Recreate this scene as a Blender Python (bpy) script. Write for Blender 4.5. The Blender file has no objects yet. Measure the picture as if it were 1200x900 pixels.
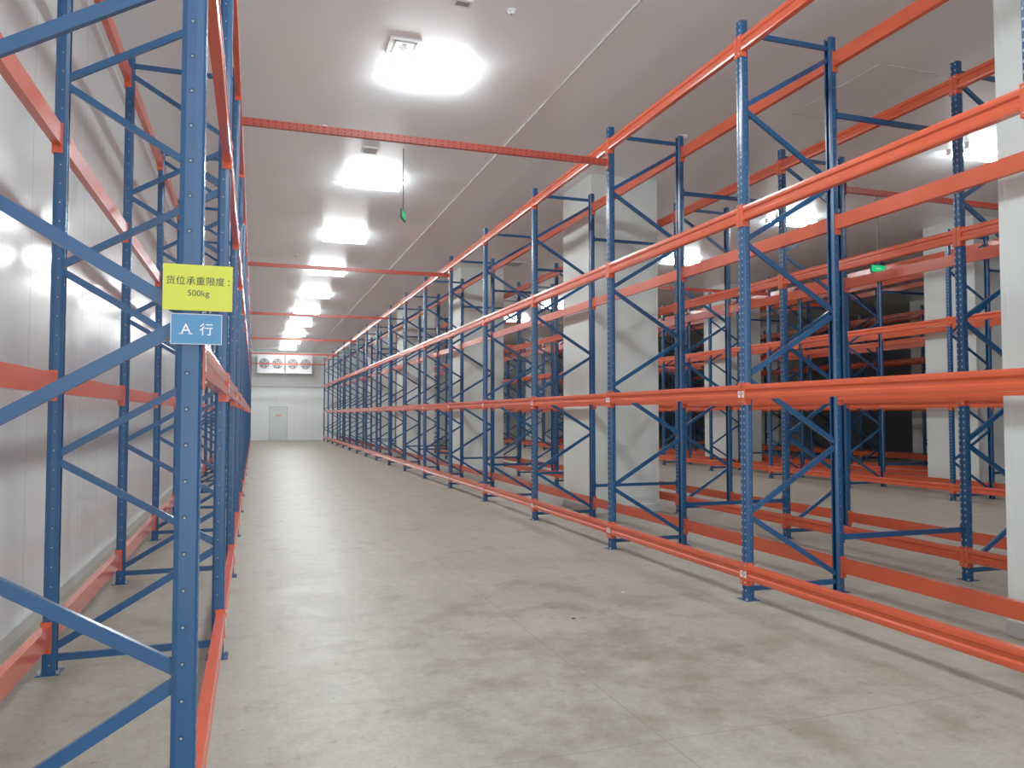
import bpy, math, random
from mathutils import Vector, Matrix
random.seed(3)
S = bpy.context.scene
COL = S.collection

# ------------------------------------------------------------------ materials
def new_mat(name, base, rough=0.5, metal=0.0, emis=None, estr=0.0):
    m = bpy.data.materials.new(name); m.use_nodes = True
    b = m.node_tree.nodes["Principled BSDF"]
    b.inputs["Base Color"].default_value = (*base, 1)
    b.inputs["Roughness"].default_value = rough
    b.inputs["Metallic"].default_value = metal
    if emis:
        b.inputs["Emission Color"].default_value = (*emis, 1)
        b.inputs["Emission Strength"].default_value = estr
    return m

class NT:
    def __init__(s, m): s.t = m.node_tree; s.n = s.t.nodes; s.l = s.t.links; s.b = s.n["Principled BSDF"]
    def inp(s, node, i, v):
        if isinstance(v, bpy.types.NodeSocket): s.l.new(v, node.inputs[i])
        else: node.inputs[i].default_value = v
    def math(s, op, a, b=0.0, c=None, clamp=False):
        n = s.n.new("ShaderNodeMath"); n.operation = op; n.use_clamp = clamp
        s.inp(n, 0, a); s.inp(n, 1, b)
        if c is not None: s.inp(n, 2, c)
        return n.outputs[0]
    def coord(s):
        g = s.n.new("ShaderNodeNewGeometry"); x = s.n.new("ShaderNodeSeparateXYZ")
        s.l.new(g.outputs["Position"], x.inputs[0]); return g.outputs["Position"], x.outputs
    def noise(s, vec, scale, detail=4, rough=.55, sc=None):
        if sc:
            mp = s.n.new("ShaderNodeMapping"); mp.inputs["Scale"].default_value = sc
            s.l.new(vec, mp.inputs["Vector"]); vec = mp.outputs[0]
        n = s.n.new("ShaderNodeTexNoise"); s.l.new(vec, n.inputs["Vector"])
        n.inputs["Scale"].default_value = scale; n.inputs["Detail"].default_value = detail
        n.inputs["Roughness"].default_value = rough
        return n.outputs["Fac"]
    def ramp(s, f, stops):
        r = s.n.new("ShaderNodeValToRGB"); s.l.new(f, r.inputs[0])
        e = r.color_ramp.elements
        while len(e) < len(stops): e.new(.5)
        for i, (p, c) in enumerate(stops):
            e[i].position = p; e[i].color = (*c, 1) if len(c) == 3 else c
        return r.outputs[0]
    def mix(s, f, a, b, mode="MIX"):
        m = s.n.new("ShaderNodeMix"); m.data_type = 'RGBA'; m.blend_type = mode
        s.inp(m, 0, f)
        for i, v in ((6, a), (7, b)):
            if isinstance(v, tuple): m.inputs[i].default_value = (*v, 1)
            else: s.l.new(v, m.inputs[i])
        return m.outputs[2]
    def seam(s, c, period, off, w):
        # 1 at the joint line, 0 elsewhere
        a = s.math("SUBTRACT", c, off); a = s.math("DIVIDE", a, period)
        a = s.math("FRACT", a); a = s.math("SUBTRACT", a, .5); a = s.math("ABSOLUTE", a)
        return s.math("GREATER_THAN", a, .5 - w / period / 2)
    def bump(s, h, strength, dist=.01):
        b = s.n.new("ShaderNodeBump"); b.inputs["Strength"].default_value = strength
        b.inputs["Distance"].default_value = dist
        s.l.new(h, b.inputs["Height"]); s.l.new(b.outputs[0], s.b.inputs["Normal"])

def painted(name, c, rough, var=.12):
    m = new_mat(name, c, rough); t = NT(m); p, x = t.coord()
    n = t.noise(p, 3.5, 5)
    col = t.mix(n, tuple(v * (1 - var) for v in c), tuple(min(1, v * (1 + var)) for v in c))
    t.l.new(col, t.b.inputs["Base Color"])
    n2 = t.noise(p, 60, 2); t.bump(n2, .05, .002)
    return m

BLUE = painted("blue_powder_coat", (0.007, 0.060, 0.172), .27)
ORANGE = painted("orange_powder_coat", (0.66, 0.082, 0.030), .22)
RED = painted("red_orange_powder_coat", (0.46, 0.045, 0.024), .36)
HOLE = new_mat("slot_shadow", (0.003, 0.008, 0.022), .8)
HOLEL = new_mat("slot_pale", (0.28, 0.36, 0.45), .8)  # pale colour stands for bright background showing through the slots
HOLER = new_mat("slot_shadow_red", (0.09, 0.010, 0.006), .8)
STEEL = new_mat("galvanised_steel", (.45, .46, .47), .4, .7)
WHITE = new_mat("white_enamel", (.78, .80, .82), .4)
STICK = new_mat("white_sticker_paper", (.85, .85, .83), .6)
INK = new_mat("dark_navy_ink", (.01, .02, .035), .6)
INKB = new_mat("black_ink", (.012, .012, .012), .6)
INKW = new_mat("white_ink", (.9, .92, .95), .6)
YEL = new_mat("yellow_sign_card", (.68, .68, .03), .45)
SBLUE = new_mat("light_blue_sign_card", (.055, .22, .44), .45)
TUBE = new_mat("lit_tube", (1, 1, 1), .4, 0, (.93, .985, 1.0), 108)
TUBE2 = new_mat("lit_tube_dimmer", (1, 1, 1), .4, 0, (.93, .985, 1.0), 66)
GREEN = new_mat("lit_green_sign", (.0, .25, .06), .4, 0, (.0, .60, .18), .55)
DARK = new_mat("dark_grille", (.03, .03, .035), .6)
GREYF = new_mat("grey_fan_grille", (.25, .255, .26), .6)
REDS = new_mat("red_orange_notice", (.7, .16, .07), .5)

# floor
FLOOR = new_mat("polished_concrete", (.4, .38, .32), .4)
t = NT(FLOOR); p, x = t.coord()
big = t.noise(p, .35, 6, .6); mid = t.noise(p, 1.6, 6, .65); fine = t.noise(p, 30, 4, .7); med = t.noise(p, 7, 5, .7)
streak = t.noise(p, 2.2, 4, .6, (3.0, .35, 1))
c = t.ramp(big, [(.3, (.275, .242, .178)), (.55, (.325, .29, .222)), (.75, (.367, .332, .26))])
c = t.mix(.45, c, t.ramp(mid, [(.35, (.25, .218, .157)), (.6, (.367, .332, .262))]))
c = t.mix(.22, c, t.ramp(streak, [(.35, (.22, .192, .145)), (.65, (.435, .40, .325))]))
c = t.mix(.25, c, t.ramp(med, [(.35, (.19, .165, .118)), (.65, (.45, .41, .335))]))
c = t.mix(.20, c, t.ramp(fine, [(.3, (.12, .103, .073)), (.7, (.53, .495, .42))]))
# worn brown blotches gathered around the near centre of the aisle
st = t.noise(p, 2.0, 6, .66)
dx_ = t.math("DIVIDE", t.math("SUBTRACT", x[0], 2.3), 2.4); dy_ = t.math("DIVIDE", t.math("SUBTRACT", x[1], 4.9), 3.2)
rad = t.math("SQRT", t.math("ADD", t.math("MULTIPLY", dx_, dx_), t.math("MULTIPLY", dy_, dy_)))
near = t.math("SUBTRACT", 1.0, rad, clamp=True)
stf = t.math("MULTIPLY_ADD", near, .15, st)
stm = t.ramp(stf, [(.55, (0, 0, 0)), (.655, (.34, .34, .34)), (.76, (.62, .62, .62))])
c = t.mix(stm, c, (.125, .094, .048))
sp = t.noise(p, 16, 3, .6); spm = t.ramp(sp, [(.66, (0, 0, 0)), (.71, (.5, .5, .5))])
c = t.mix(spm, c, (.10, .08, .052))
js = t.math("MAXIMUM", t.seam(x[0], 6.0, 2.02, .008), t.seam(x[1], 6.0, 3.57, .008))
jm = t.math("MULTIPLY", js, .45)
c = t.mix(jm, c, (.08, .07, .055))
t.l.new(c, t.b.inputs["Base Color"])
rr = t.math("MULTIPLY_ADD", mid, .3, .30); t.l.new(rr, t.b.inputs["Roughness"])
t.b.inputs["Specular IOR Level"].default_value = .4
t.bump(fine, .06, .003)

def panel(name, base, rough, axis, period, off, dark, w=.008, bump=.12, spec=.5):
    m = new_mat(name, base, rough); t = NT(m); p, x = t.coord()
    n = t.noise(p, .5, 4)
    c = t.mix(n, tuple(v * .96 for v in base), tuple(min(1, v * 1.03) for v in base))
    s = t.seam(x[axis], period, off, w); s = t.math("MULTIPLY", s, dark)
    c = t.mix(s, c, (.1, .1, .1))
    t.l.new(c, t.b.inputs["Base Color"])
    t.b.inputs["Specular IOR Level"].default_value = spec
    if bump: t.bump(t.noise(p, 1.0, 1, .5, (1, 1, .25)), bump, .03)
    return m
WALLP = panel("insulated_wall_panel", (.74, .79, .80), .18, 1, .96, .2, .6, .010, .05, .9)
WALLD = panel("shade_toned_wall_panel", (.10, .115, .135), .4, 1, .96, .2, .55, .008, .1)  # wall panel with the unlit side's darkness put into its colour
WALLX = panel("insulated_end_wall_panel", (.84, .88, .87), .35, 0, 1.15, .2, .22, .012, .05)
CEILP = panel("insulated_ceiling_panel", (.86, .93, .97), .33, 1, 1.15, .2, .07, .008, .04, .8)
COLP = panel("column_cladding", (.70, .75, .72), .45, 2, 9.0, -2, .0, .008, 0)

# ------------------------------------------------------------------ mesh builder
class MB:
    def __init__(s): s.v = []; s.f = []; s.m = []
    def add(s, vs, fs, mi=0):
        o = len(s.v); s.v += [tuple(a) for a in vs]
        for f in fs: s.f.append([i + o for i in f]); s.m.append(mi)
    def box(s, a, b, mi=0, M=None):
        x0, y0, z0 = a; x1, y1, z1 = b
        vs = [Vector(q) for q in ((x0,y0,z0),(x1,y0,z0),(x1,y1,z0),(x0,y1,z0),(x0,y0,z1),(x1,y0,z1),(x1,y1,z1),(x0,y1,z1))]
        if M: vs = [M @ q for q in vs]
        s.add(vs, [(0,3,2,1),(4,5,6,7),(0,1,5,4),(1,2,6,5),(2,3,7,6),(3,0,4,7)], mi)
    def prism(s, prof, fn, a, b, mi=0):
        """prof: closed list of 2D pts (ccw), fn(u,v,t)->xyz"""
        n = len(prof)
        vs = [fn(u, v, a) for u, v in prof] + [fn(u, v, b) for u, v in prof]
        fs = [(i, (i + 1) % n, n + (i + 1) % n, n + i) for i in range(n)]
        fs += [tuple(range(n - 1, -1, -1)), tuple(range(n, 2 * n))]
        s.add(vs, fs, mi)
    def cyl(s, p0, p1, r, n=16, mi=0, r2=None):
        p0 = Vector(p0); p1 = Vector(p1); d = (p1 - p0).normalized()
        a = d.orthogonal().normalized(); b = d.cross(a); r2 = r if r2 is None else r2
        vs = []
        for P, R in ((p0, r), (p1, r2)):
            for i in range(n):
                an = 2 * math.pi * i / n
                vs.append(P + a * math.cos(an) * R + b * math.sin(an) * R)
        fs = [(i, (i + 1) % n, n + (i + 1) % n, n + i) for i in range(n)]
        fs += [tuple(range(n - 1, -1, -1)), tuple(range(n, 2 * n))]
        s.add(vs, fs, mi)
    def disc(s, c, nrm, r, n=8, mi=0, sy=1.0):
        c = Vector(c); d = Vector(nrm).normalized()
        up = Vector((0, 0, 1)) if abs(d.z) < .9 else Vector((0, 1, 0))
        a = up.cross(d).normalized(); b = d.cross(a)
        s.add([c + a * math.cos(2*math.pi*i/n) * r + b * math.sin(2*math.pi*i/n) * r * sy for i in range(n)], [tuple(range(n))], mi)
    def beam(s, p0, p1, w, d, side, mi=0):
        """C-channel bar from p0 to p1, w = width across, d = depth along 'side' dir, open on the side direction"""
        p0 = Vector(p0); p1 = Vector(p1); L = (p1 - p0).length; z = (p1 - p0).normalized()
        y = Vector(side).normalized(); xx = y.cross(z).normalized()
        t_ = .004; h = w / 2
        prof = [(-h, 0), (h, 0), (h, d), (h - t_, d), (h - t_, t_), (-h + t_, t_), (-h + t_, d), (-h, d)]
        s.prism(prof, lambda u, v, q: p0 + xx * u + y * v + z * q, 0, L, mi)
    def mesh(s, name, mats):
        me = bpy.data.meshes.new(name); me.from_pydata([tuple(q) for q in s.v], [], s.f)
        for m in mats: me.materials.append(m)
        for p_, i in zip(me.polygons, s.m): p_.material_index = i
        me.update(); me.validate()
        import bmesh
        bm = bmesh.new(); bm.from_mesh(me)
        closed = [f for f in bm.faces if all(len(e.link_faces) == 2 for e in f.edges)]
        bmesh.ops.recalc_face_normals(bm, faces=closed); bm.to_mesh(me); bm.free()
        return me

def ob(name, me, loc=(0, 0, 0), rotz=0, parent=None, label=None, cat=None, group=None, kind=None):
    o = bpy.data.objects.new(name, me); o.location = loc; o.rotation_euler = (0, 0, rotz)
    COL.objects.link(o)
    if parent: o.parent = parent
    if label: o["label"] = label
    if cat: o["category"] = cat
    if group: o["group"] = group
    if kind: o["kind"] = kind
    return o

# ------------------------------------------------------------------ room shell
CZ = 5.8; YF = 52.6; YB = -3.0; XL = -1.68; XR = 27.0
def shell(name, a, b, mat):
    m = MB(); m.box(a, b); return ob(name, m.mesh(name, [mat]), kind="structure")
shell("floor", (XL - .2, YB - .2, -.2), (XR + .2, YF + .2, 0), FLOOR)
shell("ceiling", (XL - .2, YB - .2, CZ), (XR + .2, YF + .2, CZ + .2), CEILP)
shell("wall_left", (XL - .2, YB, 0), (XL, YF, CZ), WALLP)
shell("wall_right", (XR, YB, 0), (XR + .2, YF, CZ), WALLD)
shell("wall_far", (XL - .2, YF, 0), (XR + .2, YF + .2, CZ), WALLX)
shell("wall_near", (9.0, YB - .2, 0), (XR + .2, YB, CZ), WALLD)     # unseen stretch limiting spill on the right; gap beside it admits world light
KERB = new_mat("pale_skirting", (.55, .58, .57), .5)
shell("baseboard_left", (XL, YB, 0), (XL + .035, YF, .10), KERB)
shell("trim_1", (3.596, YB, CZ - .02), (3.614, YF, CZ), KERB)          # long ceiling strip
shell("trim_2", (XL, YF - .03, 3.45), (XR, YF, 3.53), KERB)              # rail on end wall
shell("trim_3", (XL, YB, CZ - .06), (XL + .06, YF, CZ), WHITE)

# columns
def column(x, y, lab):
    m = MB(); w = 1.26
    m.box((-w/2, -w/2, 0), (w/2, w/2, CZ))
    for sx in (-1, 1):
        for sy in (-1, 1):
            cx, cy = sx * w / 2, sy * w / 2
            m.box((min(cx, cx - sx*.05) - (.004 if sx < 0 else 0), min(cy, cy - sy*.05) - (.004 if sy < 0 else 0), 0),
                  (max(cx, cx - sx*.05) + (.004 if sx > 0 else 0), max(cy, cy - sy*.05) + (.004 if sy > 0 else 0), CZ), 0)
    m.box((-w/2 - .02, -w/2 - .02, 0), (w/2 + .02, w/2 + .02, .12), 1)
    ob("clad_column", m.mesh("clad_column", [COLP, KERB]), (x, y, 0), label=lab, cat="column", group="clad building columns")
for k in range(5):
    column(6.07, 3.78 + 8.85 * k, "square pale panel-clad building column standing between racks")
for k in range(1, 5):
    column(14.7, 3.78 + 8.85 * k, "square pale panel-clad building column standing between racks")
for k in range(1, 4):
    column(23.4, 3.78 + 8.85 * k, "square pale panel-clad building column in the unlit bay")

# ------------------------------------------------------------------ rack parts
BAY = 2.79; PH = 5.31; PW = .09; PD = .08; LV = [.25, 1.87, 3.50, 5.08]
# post: web faces -X at x=0, depth to x=PD, origin at web centre
def post_mesh():
    m = MB(); w = PW / 2; d = PD; k = .003
    outer = [(0, -w + .012), (0, -.014), (.008, -.009), (.008, .009), (0, .014), (0, w - .012), (.008, w - .004), (.03, w), (d - .018, w), (d, w - .012), (d, w - .026)]
    inner = [(d - k, w - .026), (d - k, w - .014), (d - .02, w - k), (.03, w - k), (.011, w - .008), (k, w - .014),
             (k, .016), (.011, .011), (.011, -.011), (k, -.016), (k, -w + .014), (.011, -w + .008), (.03, -w + k), (d - .02, -w + k), (d - k, -w + .014), (d - k, -w + .026)]
    outer2 = [(d, -w + .026), (d, -w + .012), (d - .018, -w), (.03, -w), (.008, -w + .004)]
    prof = outer + inner + outer2
    m.prism(prof, lambda u, v, q: (u, v, q), .006, PH, 0)
    m.box((-.03, -.075, 0), (d + .03, .075, .007), 0)
    for sx in (-.015, d + .015): m.cyl((sx, -.055, .007), (sx, -.055, .025), .01, 6, 2)
    z = .09
    while z < PH - .03:
        for y in (-.0245, .0245): m.disc((-.0008, y, z), (-1, 0, 0), .0080, 6, 3, 1.35)
        z += .0625
    z = .06
    while z < PH - .03:
        for sy in (-1, 1):
            m.disc((.045, sy * (w + .0008), z), (0, sy, 0), .0080, 8, 1)
            m.disc((.045, sy * (w + .0012), z - .001), (0, sy, 0), .0045, 8, 3)
        z += .125
    return m.mesh("post", [BLUE, HOLE, STEEL, HOLEL])
POST = post_mesh()

def frame_mesh(width, node_low_left):
    """bracing between two posts; local x 0..width between post outer faces, y=0 plane"""
    m = MB(); a = .045; b = width - .045; y = .0
    xs = lambda left: a if left else b
    zz = [.14 + .6225 * i for i in range(9)]
    for i in range(8):
        l0 = (i % 2 == 0) == node_low_left
        p0 = (xs(l0), -.022, zz[i] + .012); p1 = (xs(not l0), -.022, zz[i + 1] - .012)
        m.beam(p0, p1, .046, .026, (0, 1, 0))
        for P in (p0, p1): m.cyl((P[0], -.040, P[2]), (P[0], -.022, P[2]), .009, 6, 1)
    for z in (.10, 5.20):
        m.beam((a, -.022, z), (b, -.022, z), .046, .026, (0, 1, 0))
    return m.mesh("upright_frame_bracing", [BLUE, STEEL])

def beam_geo(m, y0, y1, x=0., z=0., flip=1, conn=True):
    """step beam facing -X*flip; x = post outer face"""
    h = .066
    prof = [(-.004, -h), (-.008, -.048), (-.008, -.026), (.006, -.014), (.006, .014), (-.008, .026), (-.008, .048), (-.004, h), (.05, h), (.05, -h)]
    m.prism(prof, lambda u, v, q: (x + flip * u, q, z + v), y0, y1, 0)
    if conn:
        for ye, s in ((y0, -1), (y1, 1)):
            yy = sorted((ye - s * .004, ye + s * .042))
            xx = sorted((x - flip * .010, x - flip * .002))
            m.box((xx[0], yy[0], z - .115), (xx[1], yy[1], z + .085), 0)
            yy = sorted((ye - s * .006, ye - s * .0))
            xx = sorted((x - flip * .002, x + flip * .055))
            m.box((xx[0], yy[0], z - .115), (xx[1], yy[1], z + .085), 0)
            for dz in (-.09, .06):
                m.cyl((x - flip * .010, ye + s * .02, z + dz), (x - flip * .016, ye + s * .02, z + dz), .006, 6, 1)
HB = BAY / 2 - PW / 2
mb = MB(); beam_geo(mb, -HB, HB); BEAM = mb.mesh("load_beam", [ORANGE, STEEL])
ms = MB(); ms.box((-.0125, -.018, -.028), (-.0112, .018, .028), 0)
ms.box((-.0129, -.013, -.002), (-.0125, .013, .004), 1); ms.box((-.0129, -.013, .010), (-.0125, .006, .015), 1)
STK = ms.mesh("label_sticker", [STICK, INKB])

def rack(x0, x1, y0, nbays, low_left, label, stick_front=0, stick_side=0, parts_bays=12):
    W = x1 - x0
    r = ob("pallet_rack", None, (x0, y0, 0), label=label, cat="pallet rack", group="rows of empty pallet racking")
    r.empty_display_size = .3
    FR = frame_mesh(W, low_left)
    for i in range(nbays + 1):
        f = ob("upright_frame", FR, (0, i * BAY, 0), parent=r)
        ob("post", POST, (0, 0, 0), parent=f)
        ob("post", POST, (W, 0, 0), math.pi, parent=f)
    rest = MB()
    for i in range(nbays):
        for z in LV:
            yc = (i + .5) * BAY
            if i < parts_bays:
                for side in (0, 1):
                    b = ob("load_beam", BEAM, (W if side else 0, yc, z), math.pi if side else 0, parent=r)
                    if side == stick_side and i < stick_front and z < 2:
                        for s in (-1, 1):
                            ob("label_sticker", STK, (0, s * (HB + .018), -.02), parent=b, label="small white location sticker")
            else:
                beam_geo(rest, yc - HB, yc + HB, 0, z, 1)
                beam_geo(rest, yc - HB, yc + HB, W, z, -1)
    if nbays > parts_bays:
        ob("load_beam", rest.mesh("load_beams_rest", [ORANGE, STEEL]), (0, 0, 0), parent=r, kind="stuff")
    return r

YL = 2.95; YR = 6.0
rack(-1.27, -.178, YL, 17, True, "empty blue and orange pallet rack row along the white panel wall", 3, 1)
rack(4.21, 5.29, YR - BAY, 17, False, "empty blue-post orange-beam pallet rack row facing the wide aisle", 8, 0)
rack(6.81, 7.89, YR - BAY, 17, True, "empty blue and orange pallet rack row behind the clad columns")
rack(12.86, 13.94, YR, 15, False, "empty blue and orange pallet rack row across the second aisle", 0, 0)
rack(15.46, 16.54, YR, 14, True, "empty pallet rack row behind columns in dimmer area")
rack(21.0, 22.08, YR, 10, False, "empty pallet rack row in the unlit part of the warehouse")

# row spacers (blue) linking back-to-back racks
def spacer(xa, xb, y, z):
    L = xb - xa; m = MB(); m.beam((0, -.022, 0), (L, -.022, 0), .05, .03, (0, 1, 0))
    m.box((-.006, -.04, -.05), (0, .04, .05)); m.box((L, -.04, -.05), (L + .006, .04, .05))
    ob("row_spacer", m.mesh("row_spacer", [BLUE]), (xa, y, z), label="blue steel spacer bar bolted between two rack rows", cat="spacer bar", group="blue row spacers")
for i in range(0, 12):
    y = YR + i * BAY
    for z in (.51, 4.56): spacer(5.297, 6.803, y, z)
for i in range(0, 6):
    y = YR + i * BAY
    for z in (.51, 4.56): spacer(13.947, 15.453, y, z)

# overhead aisle tie beams
def tie(xa, xb, y, z):
    L = xb - xa; m = MB()
    m.prism([(-.04, -.027), (.04, -.027), (.04, .027), (.015, .027), (.008, .020), (-.008, .020), (-.015, .027), (-.04, .027)],
            lambda u, v, q: (q, v, u), 0, L, 0)
    q = .05
    while q < L - .03:
        for zz in (-.02, .02): m.disc((q, -.0278, zz), (0, -1, 0), .010, 6, 1)
        m.disc((q, 0, -.0408), (0, 0, -1), .011, 6, 1)
        q += .075
    m.box((-.006, -.05, -.09), (0, .05, .09)); m.box((L, -.05, -.09), (L + .006, .05, .09))
    ob("aisle_tie_beam", m.mesh("aisle_tie_beam", [RED, HOLER]), (xa, y, z), label="slotted red-orange tie beam spanning high above the aisle", cat="beam", group="overhead aisle tie beams")
for k in range(6):
    y = YR + BAY + 3 * BAY * k
    yy = y - .0
    tie(-.165, 4.197, yy, 4.86)
    if k < 4: tie(7.905, 12.845, yy, 4.86)

# ------------------------------------------------------------------ lights
def light_meshes():
    m = MB(); H = .48
    m.box((-H, -.045, -.05), (H, .045, 0)); m.box((-H - .012, -.045, -.10), (-H, .045, 0)); m.box((H, -.045, -.10), (H + .012, .045, 0))
    body = m.mesh("light_housing", [WHITE])
    out = []
    for mt in (TUBE, TUBE2):
        m = MB(); n = 16
        prof = [(.056, -.055)] + [(.056 * math.cos(a_), -.07 - .045 * math.sin(a_)) for a_ in [math.pi * i / n for i in range(n + 1)]] + [(-.056, -.055)]
        m.prism(prof, lambda u, v, q: (q, u, v), -H + .002, H - .002, 0)
        out.append(m.mesh("light_diffuser", [mt]))
    return body, out
LB, LT = light_meshes()
def fixture(x, y, lab, dim=0):
    for dy in (-.16, .16):
        o = ob("ceiling_light", LB, (x, y + dy, CZ), label=lab, cat="ceiling light", group="paired ceiling batten lights")
        ob("light_diffuser", LT[dim], (0, 0, 0), parent=o, label="glowing white diffuser")
for k in range(-2, 10): fixture(1.94, 9.02 + 4.52 * k, "lit white batten light mounted on ceiling over the main aisle")
for k in range(-1, 8): fixture(10.7, 8.95 + 4.5 * k, "lit white batten light mounted on ceiling over the second aisle", 1)

# ------------------------------------------------------------------ signs on the end post
def text_mesh(txt, size, mat, width=None):
    cu = bpy.data.curves.new("t", 'FONT'); cu.body = txt; cu.size = size; cu.align_x = 'CENTER'; cu.align_y = 'CENTER'
    cu.extrude = .0004; cu.resolution_u = 6
    o = bpy.data.objects.new("t", cu); COL.objects.link(o)
    bpy.context.view_layer.update()
    me = bpy.data.meshes.new_from_object(o.evaluated_get(bpy.context.evaluated_depsgraph_get()))
    bpy.data.objects.remove(o)
    xs = [v.co.x for v in me.vertices]; ys = [v.co.y for v in me.vertices]
    cx = (min(xs) + max(xs)) / 2; cy = (min(ys) + max(ys)) / 2; k = (width / (max(xs) - min(xs))) if width else 1
    for v in me.vertices: v.co = Vector(((v.co.x - cx) * k, -v.co.z, (v.co.y - cy) * k))
    me.materials.clear(); me.materials.append(mat); me.name = "lettering"
    return me
YS = YL - PW/2 - .012
def sign(name, x, z, w, h, mat, lab, lines, edge=None, extra=None):
    m = MB(); m.box((-w/2, -.002, -h/2), (w/2, .002, h/2))
    if edge:
        e = .0015
        for a, b in (((-w/2, -h/2), (w/2, -h/2 + e)), ((-w/2, h/2 - e), (w/2, h/2)), ((-w/2, -h/2), (-w/2 + e, h/2)), ((w/2 - e, -h/2), (w/2, h/2))):
            m.box((a[0], -.0026, a[1]), (b[0], -.002, b[1]), 1)
    o = ob(name, m.mesh(name, [mat, edge or INKB]), (x, YS, z), label=lab, cat="sign")
    for txt, dx, dz, tw, mt in lines:
        ob("lettering", text_mesh(txt, .05, mt, tw), (dx, -.0028, dz), parent=o)
    mb_ = MB(); mb_.box((-.012, .002, -.02), (.012, .0115, .02)); ob("mounting_clip", mb_.mesh("mounting_clip", [STEEL]), (-.03 + (-.19 - x), 0, 0), parent=o)
    return o
sign("load_limit_sign", -.191, 2.108, .226, .160, YEL, "yellow rectangular load limit sign fixed to end rack post",
     [("货位承重限度", -.008, .024, .190, INK), (":", .101, .021, .0050, INK), ("500kg", .002, -.022, .070, INK)])
RS = sign("row_sign", -.194, 1.963, .166, .106, SBLUE, "small blue row letter sign below the yellow sign",
     [("A", -.034, 0, .034, INKW), ("行", .032, 0, .042, INKW)], INKW)
m = MB()
for cx in (-.0495, -.0185): m.box((cx - .007, -.0032, -.0185), (cx + .007, -.0024, -.0160))
ob("lettering_serif", m.mesh("lettering_serif", [INKW]), parent=RS)

# ------------------------------------------------------------------ hanging exit signs
def exit_sign(x, y, z, rot, w=.34):
    m = MB(); m.box((-w/2, -.014, -.07), (w/2, .014, .07), 0)
    o = ob("exit_sign", m.mesh("exit_sign_case", [DARK]), (x, y, z), rot, label="small green lit exit sign hanging from ceiling on a rod", cat="exit sign", group="hanging exit signs")
    g = MB()
    for s in (-1, 1): g.box((-w/2 + .012, min(s*.014, s*.016), -.058), (w/2 - .012, max(s*.014, s*.016), .058), 0)
    ob("sign_face", g.mesh("sign_face", [GREEN]), parent=o)
    a = MB()
    for s in (-1, 1):
        y0, y1 = sorted((s*.016, s*.0175))
        a.box((-.02, y0, -.006), (.06, y1, .006))
        a.add([(-.02, s*.0175, .022), (-.02, s*.0175, -.022), (-.05, s*.0175, 0)], [(0, 1, 2)])
    ob("arrow_mark", a.mesh("arrow_mark", [INKW]), parent=o)
    r = MB(); H = CZ - z - .07
    r.cyl((0, 0, .07), (0, 0, .07 + H), .008, 8)
    ob("hanging_rod", r.mesh("hanging_rod", [DARK]), parent=o)
exit_sign(2.15, 11.77, 4.75, math.radians(68), .30)
exit_sign(10.9, 11.3, 4.36, 0, .34)

# ------------------------------------------------------------------ ceiling bits
def detector(x, y):
    m = MB(); m.cyl((0, 0, 0), (0, 0, -.015), .05, 20); m.cyl((0, 0, -.015), (0, 0, -.04), .04, 20, 0, .025); m.cyl((0,0,-.04),(0,0,-.045),.010,10,1)
    ob("smoke_detector", m.mesh("smoke_detector", [WHITE, REDS]), (x, y, CZ), label="round white smoke detector on ceiling", cat="smoke detector", group="ceiling smoke detectors")
for q in ((2.45, 7.35), (.9, 11.2), (1.0, 20.5), (6.0, 9.9), (8.9, 12.5)): detector(*q)
def vent(x, y, w, d, lab):
    m = MB(); m.box((-w/2, -d/2, -.02), (w/2, d/2, 0), 0)
    n = 6
    for i in range(n):
        yy = -d/2 + .03 + (d - .06) * (i + .25) / n
        m.box((-w/2 + .03, yy, -.024), (w/2 - .03, yy + (d - .06) / n * .4, -.02), 1)
    ob("ceiling_vent", m.mesh("ceiling_vent", [WHITE, GREYF]), (x, y, CZ), label=lab, cat="vent", group="ceiling vents")
vent(1.93, 7.35, .2, .14, "small white slatted ceiling vent"); vent(1.67, 12.0, .26, .3, "white slatted ceiling vent")
vent(6.65, 19.9, .55, .55, "square slatted ceiling vent over the racks")
# square ceiling direction plate with arrow
m = MB(); m.box((-.17, -.2, -.02), (.17, .2, 0), 0)
for a, b in (((-.13, -.16), (.13, -.13)), ((-.13, .13), (.13, .16)), ((-.13, -.16), (-.10, .16)), ((.10, -.16), (.13, .16))):
    m.box((a[0], a[1], -.0225), (b[0], b[1], -.02), 1)
m.add([(-.07, -.03, -.023), (.07, -.03, -.023), (0, .10, -.023)], [(0, 2, 1)], 1)
m.box((-.025, -.10, -.0225), (.025, -.03, -.02), 1)
ob("ceiling_plate", m.mesh("ceiling_plate", [WHITE, INKB]), (1.54, 8.46, CZ), label="white square ceiling plate with black outlined arrow", cat="ceiling plate")
# access hatch frame
m = MB(); w, d = .45, .8
for a, b in (((-w, -d), (w, -d + .015)), ((-w, d - .015), (w, d)), ((-w, -d), (-w + .015, d)), ((w - .015, -d), (w, d))):
    m.box((a[0], a[1], -.008), (b[0], b[1], 0), 0)
m.box((-w + .015, -d + .015, -.006), (w - .015, d - .015, 0), 1)
ob("ceiling_hatch", m.mesh("ceiling_hatch", [KERB, CEILP]), (7.4, 7.9, CZ), label="rectangular flush access hatch in ceiling", cat="hatch")

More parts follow.
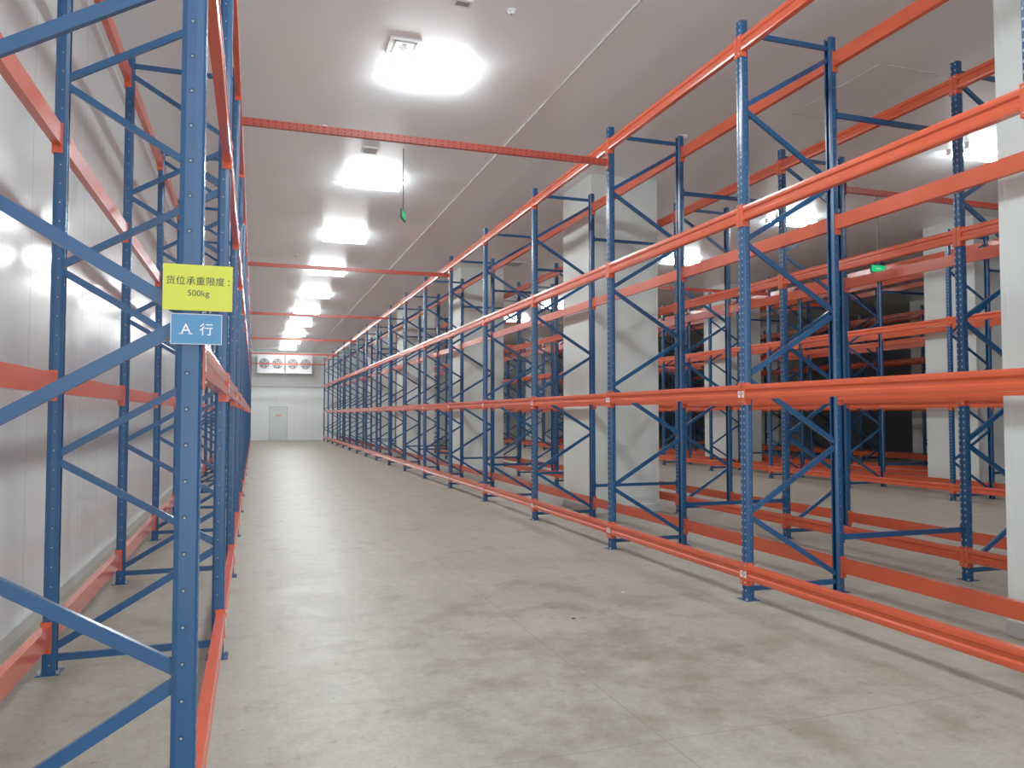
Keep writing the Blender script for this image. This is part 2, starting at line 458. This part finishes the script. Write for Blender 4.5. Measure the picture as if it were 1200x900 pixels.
# ------------------------------------------------------------------ end wall: evaporators + door
def evaporator(x, n, w):
    z0, z1, d = 4.38, 5.48, .75
    m = MB(); m.box((-w/2, -d, 0), (w/2, 0, z1 - z0), 0)
    m.box((-w/2 - .03, -d - .02, -.06), (w/2 + .03, .0, 0), 0)
    for s in (-1, 1):
        m.box((s * (w/2 - .1) - .02, -d/2 - .02, z1 - z0), (s * (w/2 - .1) + .02, -d/2 + .02, CZ - z0), 0)
    o = ob("evaporator_unit", m.mesh("evaporator_casing", [WHITE]), (x, YF - .32, z0), label="white ceiling-hung cooling unit with fans on end wall", cat="air cooler", group="end wall cooling units")
    for i in range(n):
        cx = -w/2 + w * (i + .5) / n; cz = (z1 - z0) / 2; R = min(w / n, z1 - z0) * .42
        f = MB(); f.disc((0, -.004, 0), (0, -1, 0), R, 28, 1)
        for j in range(3):   # grille rings
            rr = R * (j + 1) / 3
            for k in range(28):
                a0 = 2*math.pi*k/28; a1 = 2*math.pi*(k+1)/28
                f.add([(rr*math.cos(a0), -.03, rr*math.sin(a0)), (rr*math.cos(a1), -.03, rr*math.sin(a1)),
                       ((rr-.015)*math.cos(a1), -.03, (rr-.015)*math.sin(a1)), ((rr-.015)*math.cos(a0), -.03, (rr-.015)*math.sin(a0))], [(0,1,2,3)], 0)
        for k in range(5):   # blades
            a = 2*math.pi*k/5; ca, sa = math.cos(a), math.sin(a); cb, sb = math.cos(a+.35), math.sin(a+.35)
            f.add([(.06*ca, -.012, .06*sa), (R*.85*ca, -.022, R*.85*sa), (R*.85*cb, -.008, R*.85*sb), (.06*cb, -.008, .06*sb)], [(0,1,2,3)], 2)
        f.cyl((0, -.005, 0), (0, -.035, 0), .045, 14, 3)
        ob("fan", f.mesh("fan", [WHITE, GREYF, DARK, REDS]), (cx, -d, cz), parent=o)
evaporator(.98, 2, 1.62); evaporator(2.72, 2, 1.62)

dx = 1.5
m = MB(); m.box((-.58, -.05, 0), (-.52, 0, 2.20)); m.box((.52, -.05, 0), (.58, 0, 2.20)); m.box((-.58, -.05, 2.15), (.58, 0, 2.20))
DO = ob("door_1", m.mesh("door_frame", [KERB]), (dx, YF, 0), kind="structure")
m = MB(); m.box((-.52, -.04, .01), (.52, -.005, 2.15)); m.box((-.40, -.045, 1.2), (.40, -.04, 1.95))
ob("door_leaf", m.mesh("door_leaf", [COLP]), parent=DO)
m = MB(); m.cyl((.42, -.04, 1.05), (.42, -.09, 1.05), .015, 8); m.box((.32, -.1, 1.035), (.435, -.085, 1.065))
ob("door_handle", m.mesh("door_handle", [STEEL]), parent=DO)
m = MB(); m.box((-.14, -.003, -.06), (.14, .003, .06)); m.box((-.10, -.004, .012), (.10, -.003, .025), 1); m.box((-.08, -.004, -.03), (.08, -.003, -.017), 1)
ob("door_notice", m.mesh("door_notice", [REDS, INKW]), (dx, YF - .049, 1.62), label="small orange-red notice fixed to white door", cat="notice")

# floor debris
for (x, y, s) in ((2.5, 5.9, .02), (3.3, 6.6, .016)):
    m = MB(); m.prism([(-s, -s*.5), (s*.3, -s*.8), (s, 0), (s*.2, s*.7), (-s*.7, s*.5)], lambda u, v, q: (u, v, q), 0, .006, 0)
    ob("floor_scrap", m.mesh("floor_scrap", [STICK if s < .02 else DARK]), (x, y, 0), label="tiny scrap of litter lying on concrete floor", cat="litter", group="floor scraps")

# ------------------------------------------------------------------ world, camera
w = bpy.data.worlds.new("World"); S.world = w; w.use_nodes = True
w.node_tree.nodes["Background"].inputs[0].default_value = (.88, .94, 1.0, 1)
w.node_tree.nodes["Background"].inputs[1].default_value = 1.9
cam = bpy.data.cameras.new("Camera"); co = bpy.data.objects.new("Camera", cam); COL.objects.link(co)
cam.sensor_width = 36; cam.lens = 905 / 1200 * 36; cam.clip_start = .05; cam.clip_end = 200
co.location = (0, 0, 1.665)
co.rotation_euler = (math.radians(90 + 2.28), 0, math.radians(-18.46))
S.camera = co
S.view_settings.view_transform = 'Standard'
S.view_settings.look = 'None'
S.view_settings.exposure = 0.0
S.view_settings.gamma = 1.25
